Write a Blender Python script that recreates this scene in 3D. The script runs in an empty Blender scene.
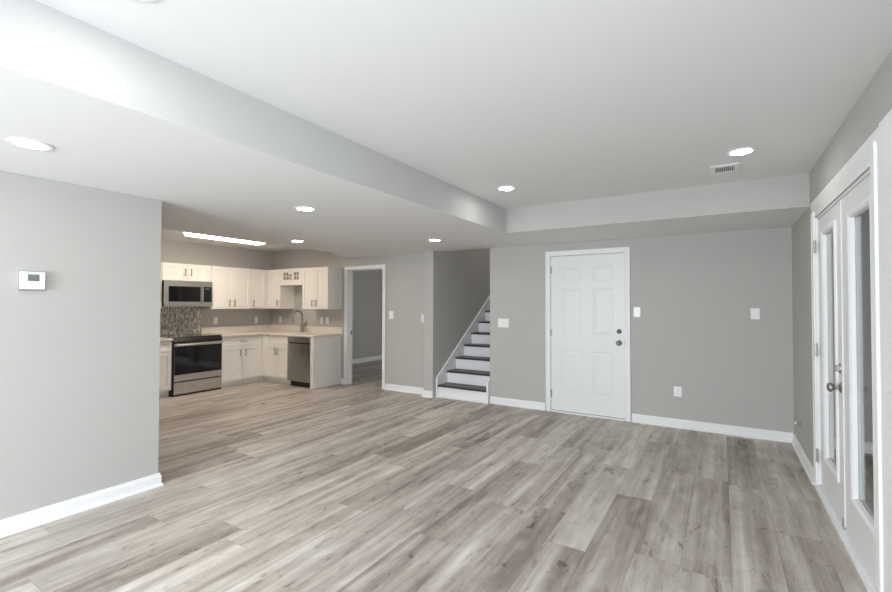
import bpy, bmesh, math, random
from mathutils import Vector, Matrix

random.seed(7)
SC = bpy.context.scene
COL = SC.collection

# ------------------------------------------------------------------ key dimensions (metres)
CAM_H = 1.40
W = 0.612            # right wall plane
D = 5.735            # back wall plane
ZL = 2.198           # lowered ceiling
ZH = 2.471           # main ceiling
ZK = 2.43            # raised ceiling over the kitchen
XL = -3.691          # left partition plane
YLE = 1.783          # end of left partition
XS = -2.0575         # left soffit face
YS = 4.615           # back soffit face
XK = -7.633          # kitchen side wall
YR = -3.2            # wall behind the camera
TH = 0.12

# ------------------------------------------------------------------ camera
cam_d = bpy.data.cameras.new('camera')
cam = bpy.data.objects.new('camera', cam_d)
COL.objects.link(cam)
YAW, PITCH, ROLL = 0.553, 0.0181, 0.0021
F_ = Vector((-math.sin(YAW) * math.cos(PITCH), math.cos(YAW) * math.cos(PITCH), math.sin(PITCH)))
r0 = Vector((math.cos(YAW), math.sin(YAW), 0)); u0 = r0.cross(F_)
rr = math.cos(ROLL) * r0 + math.sin(ROLL) * u0
uu = -math.sin(ROLL) * r0 + math.cos(ROLL) * u0
m = Matrix.Identity(4)
for i in range(3):
    m[i][0], m[i][1], m[i][2] = rr[i], uu[i], -F_[i]
m[2][3] = CAM_H
cam.matrix_world = m
cam_d.sensor_width = 36.0
cam_d.lens = 447.0 * 36.0 / 892.0
cam_d.clip_start = 0.02
SC.camera = cam

# ------------------------------------------------------------------ world, exposure, large lights
SC.view_settings.view_transform = 'Standard'
SC.view_settings.look = 'None'
SC.view_settings.gamma = 1.0
SC.view_settings.use_curve_mapping = False
SC.view_settings.exposure = 0.97
SC.cycles.use_denoising = True
SC.cycles.diffuse_bounces = 6
SC.cycles.max_bounces = 14
SC.cycles.sample_clamp_indirect = 6.0

world = bpy.data.worlds.new('dusk_sky'); SC.world = world
world.use_nodes = True
wb = world.node_tree.nodes['Background']
wb.inputs[0].default_value = (0.55, 0.60, 0.62, 1); wb.inputs[1].default_value = 0.10

LAMP = 29.0          # emission of the recessed lamps
DAY = 37.0           # daylight through the windows behind the camera
KIT = 13.5           # kitchen tube light

def area_light(name, loc, size_x, size_z, power, color, rot):
    d = bpy.data.lights.new(name, 'AREA'); d.shape = 'RECTANGLE'
    d.size, d.size_y = size_x, size_z; d.energy = power; d.color = color
    o = bpy.data.objects.new(name, d); COL.objects.link(o)
    o.location = loc; o.rotation_euler = rot
    return o
# big window in the right wall beside the camera (faces -x), smaller one in the wall behind (faces +y)
area_light('daylight_side_window', (W + 0.05, -1.0, 1.20), 2.9, 1.7, DAY, (0.84, 0.925, 1.0), (math.radians(90), 0, math.radians(90)))
area_light('daylight_rear_window', (-1.9, YR + 0.01, 1.25), 2.0, 1.5, DAY * 3.4, (0.84, 0.925, 1.0), (math.radians(90), 0, 0))
area_light('added_fill_side_room', (-3.86, 8.4, 1.3), 1.4, 1.3, 10, (0.96, 0.98, 1.0), (math.radians(90), 0, math.radians(90)))  # added fill lamp that lifts the side room, no window modelled here
area_light('added_fill_stair_head', (-3.24, 9.5, 3.9), 0.7, 0.8, 22, (1.0, 0.95, 0.88), (math.radians(-60), 0, 0))  # added unseen lamp to brighten the stairwell walls

# ------------------------------------------------------------------ materials
def new_mat(name):
    mt = bpy.data.materials.new(name); mt.use_nodes = True
    nt = mt.node_tree
    return mt, nt, nt.nodes['Principled BSDF']

def srgb(r, g, b):
    f = lambda c: (c / 255) / 12.92 if c / 255 <= 0.04045 else (((c / 255) + 0.055) / 1.055) ** 2.4
    return (f(r), f(g), f(b), 1)

def paint(name, col, rough=0.6, var=0.03, scale=3.0, bump=0.02, bscale=220.0, metallic=0.0, spec=0.5):
    mt, nt, bs = new_mat(name)
    N, L = nt.nodes, nt.links
    tc = N.new('ShaderNodeTexCoord')
    no = N.new('ShaderNodeTexNoise'); no.inputs['Scale'].default_value = scale; no.inputs['Detail'].default_value = 4
    L.new(tc.outputs['Object'], no.inputs['Vector'])
    rp = N.new('ShaderNodeMapRange'); rp.inputs['To Min'].default_value = 1 - var; rp.inputs['To Max'].default_value = 1 + var
    L.new(no.outputs['Fac'], rp.inputs['Value'])
    mx = N.new('ShaderNodeVectorMath'); mx.operation = 'SCALE'; mx.inputs[0].default_value = col[:3]
    L.new(rp.outputs['Result'], mx.inputs['Scale'])
    L.new(mx.outputs['Vector'], bs.inputs['Base Color'])
    bs.inputs['Roughness'].default_value = rough
    bs.inputs['Metallic'].default_value = metallic
    bs.inputs['Specular IOR Level'].default_value = spec
    if bump > 0:
        n2 = N.new('ShaderNodeTexNoise'); n2.inputs['Scale'].default_value = bscale; n2.inputs['Detail'].default_value = 2
        L.new(tc.outputs['Object'], n2.inputs['Vector'])
        bp = N.new('ShaderNodeBump'); bp.inputs['Strength'].default_value = bump; bp.inputs['Distance'].default_value = 0.002
        L.new(n2.outputs['Fac'], bp.inputs['Height']); L.new(bp.outputs['Normal'], bs.inputs['Normal'])
    return mt

def brushed(name, col, rough=0.3, axis=2, metallic=1.0):
    mt, nt, bs = new_mat(name)
    N, L = nt.nodes, nt.links
    tc = N.new('ShaderNodeTexCoord'); mp = N.new('ShaderNodeMapping')
    sc = [300.0, 300.0, 300.0]; sc[axis] = 4.0
    mp.inputs['Scale'].default_value = sc
    L.new(tc.outputs['Object'], mp.inputs['Vector'])
    no = N.new('ShaderNodeTexNoise'); no.inputs['Scale'].default_value = 1.0; no.inputs['Detail'].default_value = 3
    L.new(mp.outputs['Vector'], no.inputs['Vector'])
    rp = N.new('ShaderNodeMapRange'); rp.inputs['To Min'].default_value = rough * 0.75; rp.inputs['To Max'].default_value = rough * 1.3
    L.new(no.outputs['Fac'], rp.inputs['Value']); L.new(rp.outputs['Result'], bs.inputs['Roughness'])
    bs.inputs['Base Color'].default_value = col; bs.inputs['Metallic'].default_value = metallic
    return mt

def emit(name, col, strength):
    mt, nt, bs = new_mat(name)
    bs.inputs['Base Color'].default_value = (0.9, 0.9, 0.88, 1)
    bs.inputs['Emission Color'].default_value = col
    bs.inputs['Emission Strength'].default_value = strength
    return mt

def glass(name, tint=(0.96, 1.0, 0.98, 1)):
    mt, nt, bs = new_mat(name)
    bs.inputs['Base Color'].default_value = tint
    bs.inputs['Transmission Weight'].default_value = 1.0
    bs.inputs['Roughness'].default_value = 0.0
    bs.inputs['IOR'].default_value = 1.5
    return mt

def floor_material():
    mt, nt, bs = new_mat('vinyl_plank')
    N, L = nt.nodes, nt.links
    def math_(op, a, b=None, c=None):
        n = N.new('ShaderNodeMath'); n.operation = op
        for i, v in enumerate((a, b, c)):
            if v is None: continue
            if isinstance(v, (int, float)): n.inputs[i].default_value = v
            else: L.new(v, n.inputs[i])
        return n.outputs[0]
    def comb(x, y, z=0.0):
        n = N.new('ShaderNodeCombineXYZ')
        for i, v in enumerate((x, y, z)):
            if isinstance(v, (int, float)): n.inputs[i].default_value = v
            else: L.new(v, n.inputs[i])
        return n.outputs[0]
    def noise(vec, scale, detail=3, rough=0.5, dist=0.0):
        n = N.new('ShaderNodeTexNoise'); n.inputs['Scale'].default_value = scale
        n.inputs['Detail'].default_value = detail; n.inputs['Roughness'].default_value = rough
        n.inputs['Distortion'].default_value = dist
        L.new(vec, n.inputs['Vector']); return n.outputs['Fac']
    def white(vec):
        n = N.new('ShaderNodeTexWhiteNoise'); n.noise_dimensions = '3D'; L.new(vec, n.inputs['Vector']); return n.outputs
    tc = N.new('ShaderNodeTexCoord'); sp = N.new('ShaderNodeSeparateXYZ'); L.new(tc.outputs['Object'], sp.inputs[0])
    X, Y = sp.outputs[0], sp.outputs[1]
    PW, PL = 0.234, 1.50
    u = math_('DIVIDE', math_('ADD', X, 23.277), PW); row = math_('FLOOR', u); fu = math_('FRACT', u)
    off = math_('MULTIPLY', white(comb(row, 3.7))[0], 1.0)
    v = math_('ADD', math_('DIVIDE', math_('ADD', Y, 20.0), PL), off); colm = math_('FLOOR', v); fv = math_('FRACT', v)
    pid = comb(row, colm, 1.3)
    wn = white(pid); r1 = wn[0]
    r2 = white(comb(row, colm, 9.1))[0]
    # streaks along the board
    gx = math_('ADD', X, math_('MULTIPLY', r1, 17.0)); gy = math_('ADD', Y, math_('MULTIPLY', r2, 31.0))
    fine = noise(comb(math_('MULTIPLY', gx, 85.0), math_('MULTIPLY', gy, 2.2)), 1.0, 5, 0.6)
    broad = noise(comb(math_('MULTIPLY', gx, 11.0), math_('MULTIPLY', gy, 0.55)), 1.0, 2, 0.5, 0.3)
    blot = noise(comb(math_('MULTIPLY', gx, 9.0), math_('MULTIPLY', gy, 3.2), 4.0), 1.0, 3, 0.6, 0.8)
    knot = noise(comb(math_('MULTIPLY', gx, 13.0), math_('MULTIPLY', gy, 4.5), 8.0), 1.0, 5, 0.7, 0.9)
    kn = N.new('ShaderNodeMapRange'); kn.inputs['From Min'].default_value = 0.585; kn.inputs['From Max'].default_value = 0.74
    kn.inputs['To Min'].default_value = 0; kn.inputs['To Max'].default_value = 1; L.new(knot, kn.inputs['Value'])
    t = math_('MULTIPLY', math_('SUBTRACT', r1, 0.5), 0.26)
    t = math_('ADD', t, math_('MULTIPLY', math_('SUBTRACT', broad, 0.5), 1.10))
    t = math_('ADD', t, math_('MULTIPLY', math_('SUBTRACT', fine, 0.5), 0.34))
    t = math_('ADD', t, math_('MULTIPLY', math_('SUBTRACT', blot, 0.5), 0.55))
    t = math_('ADD', t, 0.54)
    t = math_('SUBTRACT', t, math_('MULTIPLY', math_('MULTIPLY', kn.outputs[0], 0.75), math_('SUBTRACT', 1.15, broad)))
    cr = N.new('ShaderNodeValToRGB'); L.new(t, cr.inputs['Fac'])
    els = cr.color_ramp.elements
    els[0].position = 0.0; els[0].color = srgb(104, 94, 86)
    els[1].position = 1.0; els[1].color = srgb(228, 224, 217)
    for pos, c in ((0.25, (140, 129, 120)), (0.5, (176, 167, 158)), (0.75, (205, 198, 189))):
        e = els.new(pos); e.color = srgb(*c)
    # seams
    eu = math_('MINIMUM', fu, math_('SUBTRACT', 1.0, fu)); ev = math_('MINIMUM', fv, math_('SUBTRACT', 1.0, fv))
    su = math_('LESS_THAN', eu, 0.008); sv = math_('LESS_THAN', ev, 0.0013)
    seam = math_('MAXIMUM', su, sv)
    mx = N.new('ShaderNodeMix'); mx.data_type = 'RGBA'; mx.blend_type = 'MULTIPLY'
    L.new(math_('MULTIPLY', seam, 0.35), mx.inputs[0]); L.new(cr.outputs['Color'], mx.inputs[6]); mx.inputs[7].default_value = (0.3, 0.28, 0.26, 1)
    L.new(mx.outputs[2], bs.inputs['Base Color'])
    rr_ = N.new('ShaderNodeMapRange'); rr_.inputs['To Min'].default_value = 0.36; rr_.inputs['To Max'].default_value = 0.52
    L.new(fine, rr_.inputs['Value']); L.new(rr_.outputs[0], bs.inputs['Roughness'])
    bs.inputs['Specular IOR Level'].default_value = 0.4
    bp = N.new('ShaderNodeBump'); bp.inputs['Strength'].default_value = 0.12; bp.inputs['Distance'].default_value = 0.002
    hgt = math_('SUBTRACT', fine, math_('MULTIPLY', seam, 0.8))
    L.new(hgt, bp.inputs['Height']); L.new(bp.outputs['Normal'], bs.inputs['Normal'])
    return mt

def mosaic_material():
    mt, nt, bs = new_mat('mosaic_tile')
    N, L = nt.nodes, nt.links
    tc = N.new('ShaderNodeTexCoord')
    sp = N.new('ShaderNodeSeparateXYZ'); L.new(tc.outputs['Object'], sp.inputs[0])
    cb = N.new('ShaderNodeCombineXYZ'); L.new(sp.outputs[2], cb.inputs[0]); L.new(sp.outputs[1], cb.inputs[1])
    br = N.new('ShaderNodeTexBrick'); L.new(cb.outputs[0], br.inputs['Vector'])
    br.inputs['Scale'].default_value = 1.0
    br.inputs['Brick Width'].default_value = 0.042; br.inputs['Row Height'].default_value = 0.021
    br.inputs['Mortar Size'].default_value = 0.0015
    br.inputs['Color1'].default_value = (0, 0, 0, 1); br.inputs['Color2'].default_value = (1, 1, 1, 1)
    br.inputs['Mortar'].default_value = (0.5, 0.5, 0.5, 1)
    cr = N.new('ShaderNodeValToRGB'); L.new(br.outputs['Color'], cr.inputs['Fac'])
    e = cr.color_ramp.elements
    e[0].position = 0.0; e[0].color = srgb(150, 138, 126)
    e[1].position = 1.0; e[1].color = srgb(240, 234, 226)
    for pos, c in ((0.3, (182, 170, 158)), (0.55, (212, 203, 192)), (0.8, (232, 225, 216))):
        q = e.new(pos); q.color = srgb(*c)
    L.new(cr.outputs['Color'], bs.inputs['Base Color'])
    bs.inputs['Roughness'].default_value = 0.18
    return mt

M = {}
M['wall'] = paint('grey_wall_paint', srgb(186, 184, 180), 0.75, 0.012, 1.5, 0.03, 260, spec=0.3)
M['ceil'] = paint('white_ceiling_paint', srgb(232, 232, 232), 0.85, 0.008, 1.2, 0.03, 200, spec=0.2)
M['soffit'] = paint('soffit_lit_tone', srgb(206, 206, 205), 0.8, 0.008, 1.2, 0.03, 200, spec=0.2)  # lighter than the wall grey: brightness of the long soffit face put into colour
M['trim'] = paint('white_trim_paint', srgb(238, 238, 238), 0.55, 0.006, 4, 0.0)
M['door'] = paint('white_door_paint', srgb(232, 232, 231), 0.4, 0.006, 5, 0.02, 90)
M['cab'] = paint('white_cabinet_lacquer', srgb(236, 233, 228), 0.35, 0.008, 6, 0.0)
M['plastic'] = paint('white_plastic', srgb(240, 240, 238), 0.3, 0.005, 20, 0.0)
M['plastic_grey'] = paint('grey_plastic', srgb(150, 150, 148), 0.4, 0.01, 20, 0.0)  # plain mid-grey plastic for the thermostat back plate
M['dark_slot'] = paint('dark_slot', srgb(60, 58, 56), 0.7, 0.05, 20, 0.0)
M['counter'] = paint('pale_stone', srgb(226, 219, 209), 0.25, 0.035, 60, 0.0)
M['steel'] = brushed('brushed_steel', (0.62, 0.60, 0.57, 1), 0.30, 1)
M['steel_x'] = brushed('brushed_steel_upright', (0.40, 0.385, 0.365, 1), 0.28, 2)
M['nickel'] = brushed('satin_nickel', (0.36, 0.34, 0.325, 1), 0.36, 2)
M['hinge'] = brushed('hinge_metal', (0.42, 0.41, 0.40, 1), 0.4, 2)
M['black'] = paint('black_enamel', srgb(24, 22, 21), 0.3, 0.05, 8, 0.0)
M['blackglass'] = paint('black_glass', srgb(18, 18, 19), 0.06, 0.04, 5, 0.0)
M['tread'] = paint('dark_stained_wood', srgb(58, 52, 50), 0.4, 0.18, 25, 0.05, 60)
M['lens'] = emit('lamp_lens', (1.0, 0.975, 0.94, 1), LAMP)
M['tube'] = emit('tube_light_cover', (1.0, 0.87, 0.73, 1), KIT)
M['lcd'] = paint('lcd_grey', srgb(112, 122, 116), 0.25, 0.08, 30, 0.0)
M['glass'] = glass('door_glass')
M['cabglass'] = paint('smoky_cabinet_glass', srgb(150, 138, 124), 0.12, 0.05, 8, 0.0)
M['floor'] = floor_material()
M['mosaic'] = mosaic_material()
M['concrete'] = paint('patio_concrete', srgb(120, 122, 118), 0.85, 0.12, 5, 0.2, 60)
M['siding'] = paint('outdoor_siding', srgb(120, 124, 118), 0.8, 0.08, 4, 0.1, 40)

# ------------------------------------------------------------------ mesh helpers
def box(bm, x0, x1, y0, y1, z0, z1):
    x0, x1 = sorted((x0, x1)); y0, y1 = sorted((y0, y1)); z0, z1 = sorted((z0, z1))
    v = [bm.verts.new(p) for p in ((x0, y0, z0), (x1, y0, z0), (x1, y1, z0), (x0, y1, z0),
                                   (x0, y0, z1), (x1, y0, z1), (x1, y1, z1), (x0, y1, z1))]
    for f in ((0, 3, 2, 1), (4, 5, 6, 7), (0, 1, 5, 4), (1, 2, 6, 5), (2, 3, 7, 6), (3, 0, 4, 7)):
        bm.faces.new([v[i] for i in f])

def prism(bm, poly, lift):
    """closed polygon of 3D points swept by the vector lift"""
    lift = Vector(lift)
    a = [bm.verts.new(p) for p in poly]; b = [bm.verts.new(Vector(p) + lift) for p in poly]
    n = len(poly)
    bm.faces.new(a); bm.faces.new(b[::-1])
    for i in range(n):
        bm.faces.new((a[i], a[(i + 1) % n], b[(i + 1) % n], b[i]))

def frame_of(axis):
    axis = Vector(axis).normalized()
    t = Vector((0, 0, 1)) if abs(axis.z) < 0.9 else Vector((1, 0, 0))
    a = axis.cross(t).normalized(); return axis, a, axis.cross(a)

def lathe(bm, base, axis, prof, n=24):
    """prof: list of (radius, distance along axis)"""
    ax, a, b = frame_of(axis); base = Vector(base); rings = []
    for r, d in prof:
        if r < 1e-6: rings.append([bm.verts.new(base + ax * d)])
        else: rings.append([bm.verts.new(base + ax * d + (a * math.cos(2 * math.pi * k / n) + b * math.sin(2 * math.pi * k / n)) * r) for k in range(n)])
    for p, q in zip(rings, rings[1:]):
        for k in range(n):
            k2 = (k + 1) % n
            if len(p) == 1 and len(q) == 1: continue
            if len(p) == 1: bm.faces.new((p[0], q[k], q[k2]))
            elif len(q) == 1: bm.faces.new((p[k], q[0], p[k2]))
            else: bm.faces.new((p[k], q[k], q[k2], p[k2]))
    for rg, fl in ((rings[0], False), (rings[-1], True)):
        if len(rg) > 2: bm.faces.new(rg if fl else rg[::-1])

def tube(bm, pts, r, n=12):
    pts = [Vector(p) for p in pts]; rings = []
    rs = r if isinstance(r, (list, tuple)) else [r] * len(pts)
    prev = None
    for i, p in enumerate(pts):
        t = (pts[min(i + 1, len(pts) - 1)] - pts[max(i - 1, 0)]).normalized()
        if prev is None: _, a, b = frame_of(t)
        else:
            a = (prev - t * prev.dot(t)).normalized(); b = t.cross(a)
        prev = a
        rings.append([bm.verts.new(p + (a * math.cos(2 * math.pi * k / n) + b * math.sin(2 * math.pi * k / n)) * rs[i]) for k in range(n)])
    for p, q in zip(rings, rings[1:]):
        for k in range(n):
            bm.faces.new((p[k], q[k], q[(k + 1) % n], p[(k + 1) % n]))
    bm.faces.new(rings[0][::-1]); bm.faces.new(rings[-1])

ORIGIN = {}
def finish(bm):
    bmesh.ops.recalc_face_normals(bm, faces=bm.faces[:])

def part(name, bm, mat, parent=None, bevel=0.0, smooth=False, segs=2):
    """one mesh object; geometry given in world coordinates"""
    finish(bm)
    if parent is None:
        xs = [v.co for v in bm.verts]
        loc = Vector(((min(c.x for c in xs) + max(c.x for c in xs)) / 2, (min(c.y for c in xs) + max(c.y for c in xs)) / 2, min(c.z for c in xs)))
        org = loc
    else:
        org = ORIGIN[parent.name]; loc = Vector((0, 0, 0))
    bmesh.ops.translate(bm, verts=bm.verts[:], vec=-org)
    me = bpy.data.meshes.new(name); bm.to_mesh(me); bm.free()
    me.materials.append(mat)
    o = bpy.data.objects.new(name, me); COL.objects.link(o)
    o.location = loc
    if parent is not None: o.parent = parent
    ORIGIN[o.name] = org
    if smooth:
        for p in me.polygons: p.use_smooth = True
        try: me.set_sharp_from_angle(angle=math.radians(40))
        except Exception: pass
    if bevel > 0:
        b = o.modifiers.new('soft_edges', 'BEVEL'); b.width = bevel; b.segments = segs; b.limit_method = 'ANGLE'; b.angle_limit = math.radians(50)
    return o

def thing(name, loc, label, cat, group=None, kind=None):
    o = bpy.data.objects.new(name, None); COL.objects.link(o); o.empty_display_size = 0.1
    o.location = loc; ORIGIN[o.name] = Vector(loc)
    return tag(o, label, cat, group, kind)

def tag(o, label, cat, group=None, kind=None):
    o['label'] = label; o['category'] = cat
    if group: o['group'] = group
    if kind: o['kind'] = kind
    return o

def clone(root):
    c = root.copy(); COL.objects.link(c); ORIGIN[c.name] = ORIGIN[root.name]
    for ch in root.children:
        d = ch.copy(); COL.objects.link(d); d.parent = c
        for g in ch.children:
            e = g.copy(); COL.objects.link(e); e.parent = d
    return c

def B(): return bmesh.new()
def boxes(*args):
    bm = B()
    for a in args: box(bm, *a)
    return bm

class Frame:
    """local axes: u along the front, d out of the wall, z up"""
    def __init__(self, o, u, d): self.o, self.u, self.d = Vector(o), Vector(u), Vector(d)
    def p(self, u, d, z): return self.o + self.u * u + self.d * d + Vector((0, 0, z))
    def box(self, bm, u0, u1, d0, d1, z0, z1):
        a, b = self.p(u0, d0, z0), self.p(u1, d1, z1)
        box(bm, a.x, b.x, a.y, b.y, a.z, b.z)
    def boxes(self, *args):
        bm = B()
        for a in args: self.box(bm, *a)
        return bm

def relief(fr, u0, u1, z0, z1, d_back, d_front, panels, steps):
    """slab whose front carries panels [(u0,u1,z0,z1)], each stepped by (inset, depth) in turn"""
    bm = B()
    us = sorted({u0, u1} | {p[0] for p in panels} | {p[1] for p in panels})
    zs = sorted({z0, z1} | {p[2] for p in panels} | {p[3] for p in panels})
    def quad(a, b, c, d, da, db=None):
        bm.faces.new([bm.verts.new(fr.p(*q)) for q in (a, b, c, d)])
    def is_panel(uc, zc):
        return any(p[0] < uc < p[1] and p[2] < zc < p[3] for p in panels)
    for i in range(len(us) - 1):
        for j in range(len(zs) - 1):
            if is_panel((us[i] + us[i + 1]) / 2, (zs[j] + zs[j + 1]) / 2): continue
            quad((us[i], d_front, zs[j]), (us[i + 1], d_front, zs[j]), (us[i + 1], d_front, zs[j + 1]), (us[i], d_front, zs[j + 1]), 0)
    for (a, b, c, e) in panels:
        cur = (a, b, c, e, d_front)
        for ins, dep in steps:
            nx = (cur[0] + ins, cur[1] - ins, cur[2] + ins, cur[3] - ins, cur[4] + dep)
            oc = [(cur[0], cur[4], cur[2]), (cur[1], cur[4], cur[2]), (cur[1], cur[4], cur[3]), (cur[0], cur[4], cur[3])]
            ic = [(nx[0], nx[4], nx[2]), (nx[1], nx[4], nx[2]), (nx[1], nx[4], nx[3]), (nx[0], nx[4], nx[3])]
            for k in range(4): quad(oc[k], oc[(k + 1) % 4], ic[(k + 1) % 4], ic[k], 0)
            cur = nx
        quad((cur[0], cur[4], cur[2]), (cur[1], cur[4], cur[2]), (cur[1], cur[4], cur[3]), (cur[0], cur[4], cur[3]), 0)
    quad((u0, d_back, z0), (u1, d_back, z0), (u1, d_back, z1), (u0, d_back, z1), 0)
    for (a, b) in (((u0, z0), (u1, z0)), ((u1, z0), (u1, z1)), ((u1, z1), (u0, z1)), ((u0, z1), (u0, z0))):
        quad((a[0], d_back, a[1]), (b[0], d_back, b[1]), (b[0], d_front, b[1]), (a[0], d_front, a[1]), 0)
    bmesh.ops.remove_doubles(bm, verts=bm.verts[:], dist=1e-5)
    return bm

# ------------------------------------------------------------------ the shell
def struct(name, bm, mat, label, cat, bevel=0.0):
    return tag(part(name, bm, mat, None, bevel), label, cat, None, 'structure')

fl = B(); box(fl, XK - 0.3, W + TH, YR - TH, 11.0, -0.10, 0.0)
o = struct('floor', fl, M['floor'], 'grey wood-look plank floor running through the open room', 'floor')

# low ceiling slab with its soffit faces
bm = B()
poly = [(XL - TH, YR), (XS, YR), (XS, YS), (W, YS), (W, D), (-5.70, D), (-5.12, 4.91), (-5.12, YLE - TH), (XL - TH, YLE - TH)]
prism(bm, [(x, y, ZL) for x, y in poly], (0, 0, 0.45))
cl_ = struct('ceiling_lowered', bm, M['ceil'], 'white lowered ceiling and soffit around the main ceiling', 'ceiling')
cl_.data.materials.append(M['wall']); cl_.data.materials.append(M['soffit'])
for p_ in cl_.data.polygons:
    if abs(p_.normal.z) < 0.5: p_.material_index = 2 if p_.normal.x > 0.5 else 1     # soffit faces: long side gets the tone lightened for the light on it
struct('ceiling', boxes((XS, W + TH, YR, YS, ZH, ZH + 0.12)), M['ceil'], 'white raised main ceiling of the room', 'ceiling')
struct('ceiling_kitchen', boxes((XK - TH, -5.12, YLE - TH, D + TH, ZK, ZK + 0.12)), M['ceil'], 'white ceiling recess above the kitchen', 'ceiling')

struct('wall_left', boxes((XL - TH, XL, YR, YLE, 0, ZL)), M['wall'], 'grey wall at the left with a thermostat', 'wall', 0.004)
struct('wall_kitchen_near', boxes((XK, XL - TH - 0.001, YLE - TH, YLE - 0.001, 0, ZK)), M['wall'], 'grey kitchen wall hidden behind the left wall', 'wall')
struct('wall_kitchen', boxes((XK - TH, XK, YLE - TH, D + TH, 0, ZK + 0.1)), M['wall'], 'grey kitchen wall behind the range', 'wall')
# back wall pieces around the openings
bm = boxes((XK, -5.555, D, D + TH, 0, 2.6), (-5.555, -4.765, D, D + TH, 1.985, 2.6), (-4.765, -3.75, D, D + TH, 0, 2.6),
           (-2.805, -1.935, D, D + TH, 0, 2.6), (-1.935, -0.985, D, D + TH, 2.045, 2.6), (-0.985, W + TH, D, D + TH, 0, 2.6))
struct('wall_back', bm, M['wall'], 'long grey back wall with doors and stair opening', 'wall')
struct('wall_pilaster', boxes((-3.848, -3.68, D - 0.14, D + TH, 0, ZL - 0.001)), M['wall'], 'grey boxed column left of the stair opening', 'column', 0.003)
bm = boxes((W, W + TH, YR - TH, -2.47, 0, 2.65), (W, W + TH, 0.47, 2.81, 0, 2.65), (W, W + TH, -2.47, 0.47, 0, 0.34), (W, W + TH, -2.47, 0.47, 2.06, 2.65), (W, W + TH, 2.81, 4.415, 2.07, 2.65), (W, W + TH, 4.415, D + TH, 0, 2.65))
struct('wall_right', bm, M['wall'], 'grey wall at the right holding the glazed double doors', 'wall')
bm = boxes((XL - TH, -2.92, YR - TH, YR, 0, 2.6), (-0.88, W, YR - TH, YR, 0, 2.6), (-2.92, -0.88, YR - TH, YR, 0, 0.48), (-2.92, -0.88, YR - TH, YR, 2.02, 2.6))
struct('wall_near', bm, M['wall'], 'grey window wall behind the camera', 'wall')
# stairwell
SY1 = 9.6
struct('wall_stair_left', boxes((-3.80, -3.68, D + TH, SY1, 0, 4.6)), M['wall'], 'grey left wall of the stairwell', 'wall')
struct('wall_stair_right', boxes((-2.805, -2.69, D + TH, SY1, 0, 4.6)), M['wall'], 'grey right wall of the stairwell', 'wall')
struct('wall_stair_end', boxes((-3.80, -2.69, SY1, SY1 + TH, 0, 4.6)), M['wall'], 'grey end wall at the top of the stairwell', 'wall')
struct('ceiling_stair', boxes((-3.80, -2.69, D - 0.05, SY1 + TH, 4.6, 4.7), (-3.80, -2.69, D - 0.1, D, 2.65, 4.6)), M['ceil'], 'white ceiling of the stairwell', 'ceiling')
# side room behind the open doorway
RY1 = 10.6
struct('wall_side_room', boxes((-7.49, -7.37, D + TH, RY1, 0, 2.4), (-7.49, -3.80, RY1, RY1 + TH, 0, 2.4)), M['wall'], 'grey wall of the dim side room seen through the open doorway', 'wall')
struct('ceiling_side_room', boxes((-7.49, -3.80, D + TH, RY1 + TH, 2.4, 2.5)), M['ceil'], 'white ceiling of the side room', 'ceiling')

# ------------------------------------------------------------------ baseboards
PROF = [(0, 0), (0.026, 0), (0.026, 0.010), (0.021, 0.019), (0.0145, 0.022), (0.0145, 0.076), (0.010, 0.086), (0.0085, 0.097), (0, 0.100)]
def base_run(bm, a, b, nrm, ma=0, mb=0):
    """a,b: (x,y) ends on the wall face; ma/mb: mitre (+1 outer corner, -1 inner corner)"""
    a, b, nrm = Vector((*a, 0)), Vector((*b, 0)), Vector((*nrm, 0))
    t = (b - a).normalized()
    va = [bm.verts.new(a + nrm * d - t * d * ma + Vector((0, 0, z))) for d, z in PROF]
    vb = [bm.verts.new(b + nrm * d + t * d * mb + Vector((0, 0, z))) for d, z in PROF]
    n = len(PROF)
    bm.faces.new(va); bm.faces.new(vb[::-1])
    for i in range(n): bm.faces.new((va[i], va[(i + 1) % n], vb[(i + 1) % n], vb[i]))

def bboard(name, runs, label):
    bm = B()
    for r in runs: base_run(bm, *r)
    struct(name, bm, M['trim'], label, 'baseboard')
bboard('baseboard_left', [((XL, YR), (XL, YLE), (1, 0), 0, 1), ((XL, YLE), (XL - TH, YLE), (0, 1), 1, 0)], 'white baseboard along the left wall')
bboard('baseboard_back', [((-0.925, D), (W, D), (0, -1), 0, -1), ((-2.795, D), (-1.995, D), (0, -1), 0, 0)], 'white baseboard on the back wall either side of the white door')
bboard('baseboard_doorway', [((-4.70, D), (-3.848, D), (0, -1), 0, -1), ((-3.848, D), (-3.848, D - 0.14), (-1, 0), -1, 1), ((-3.848, D - 0.14), (-3.68, D - 0.14), (0, -1), 1, 0),
        ((-5.69, D), (-5.625, D), (0, -1), 0, 0)], 'white baseboard between the open doorway and the stairs')
bboard('baseboard_right', [((W, 4.484), (W, D), (-1, 0), 0, -1), ((W, YR), (W, 2.40), (-1, 0), 0, 0)], 'white baseboard on the right wall beside the glazed doors')
bboard('baseboard_side_room', [((-7.37, D + TH), (-7.37, RY1), (1, 0), 0, -1), ((-7.37, RY1), (-3.80, RY1), (0, -1), -1, 0)], 'white baseboard in the dim side room')

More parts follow.
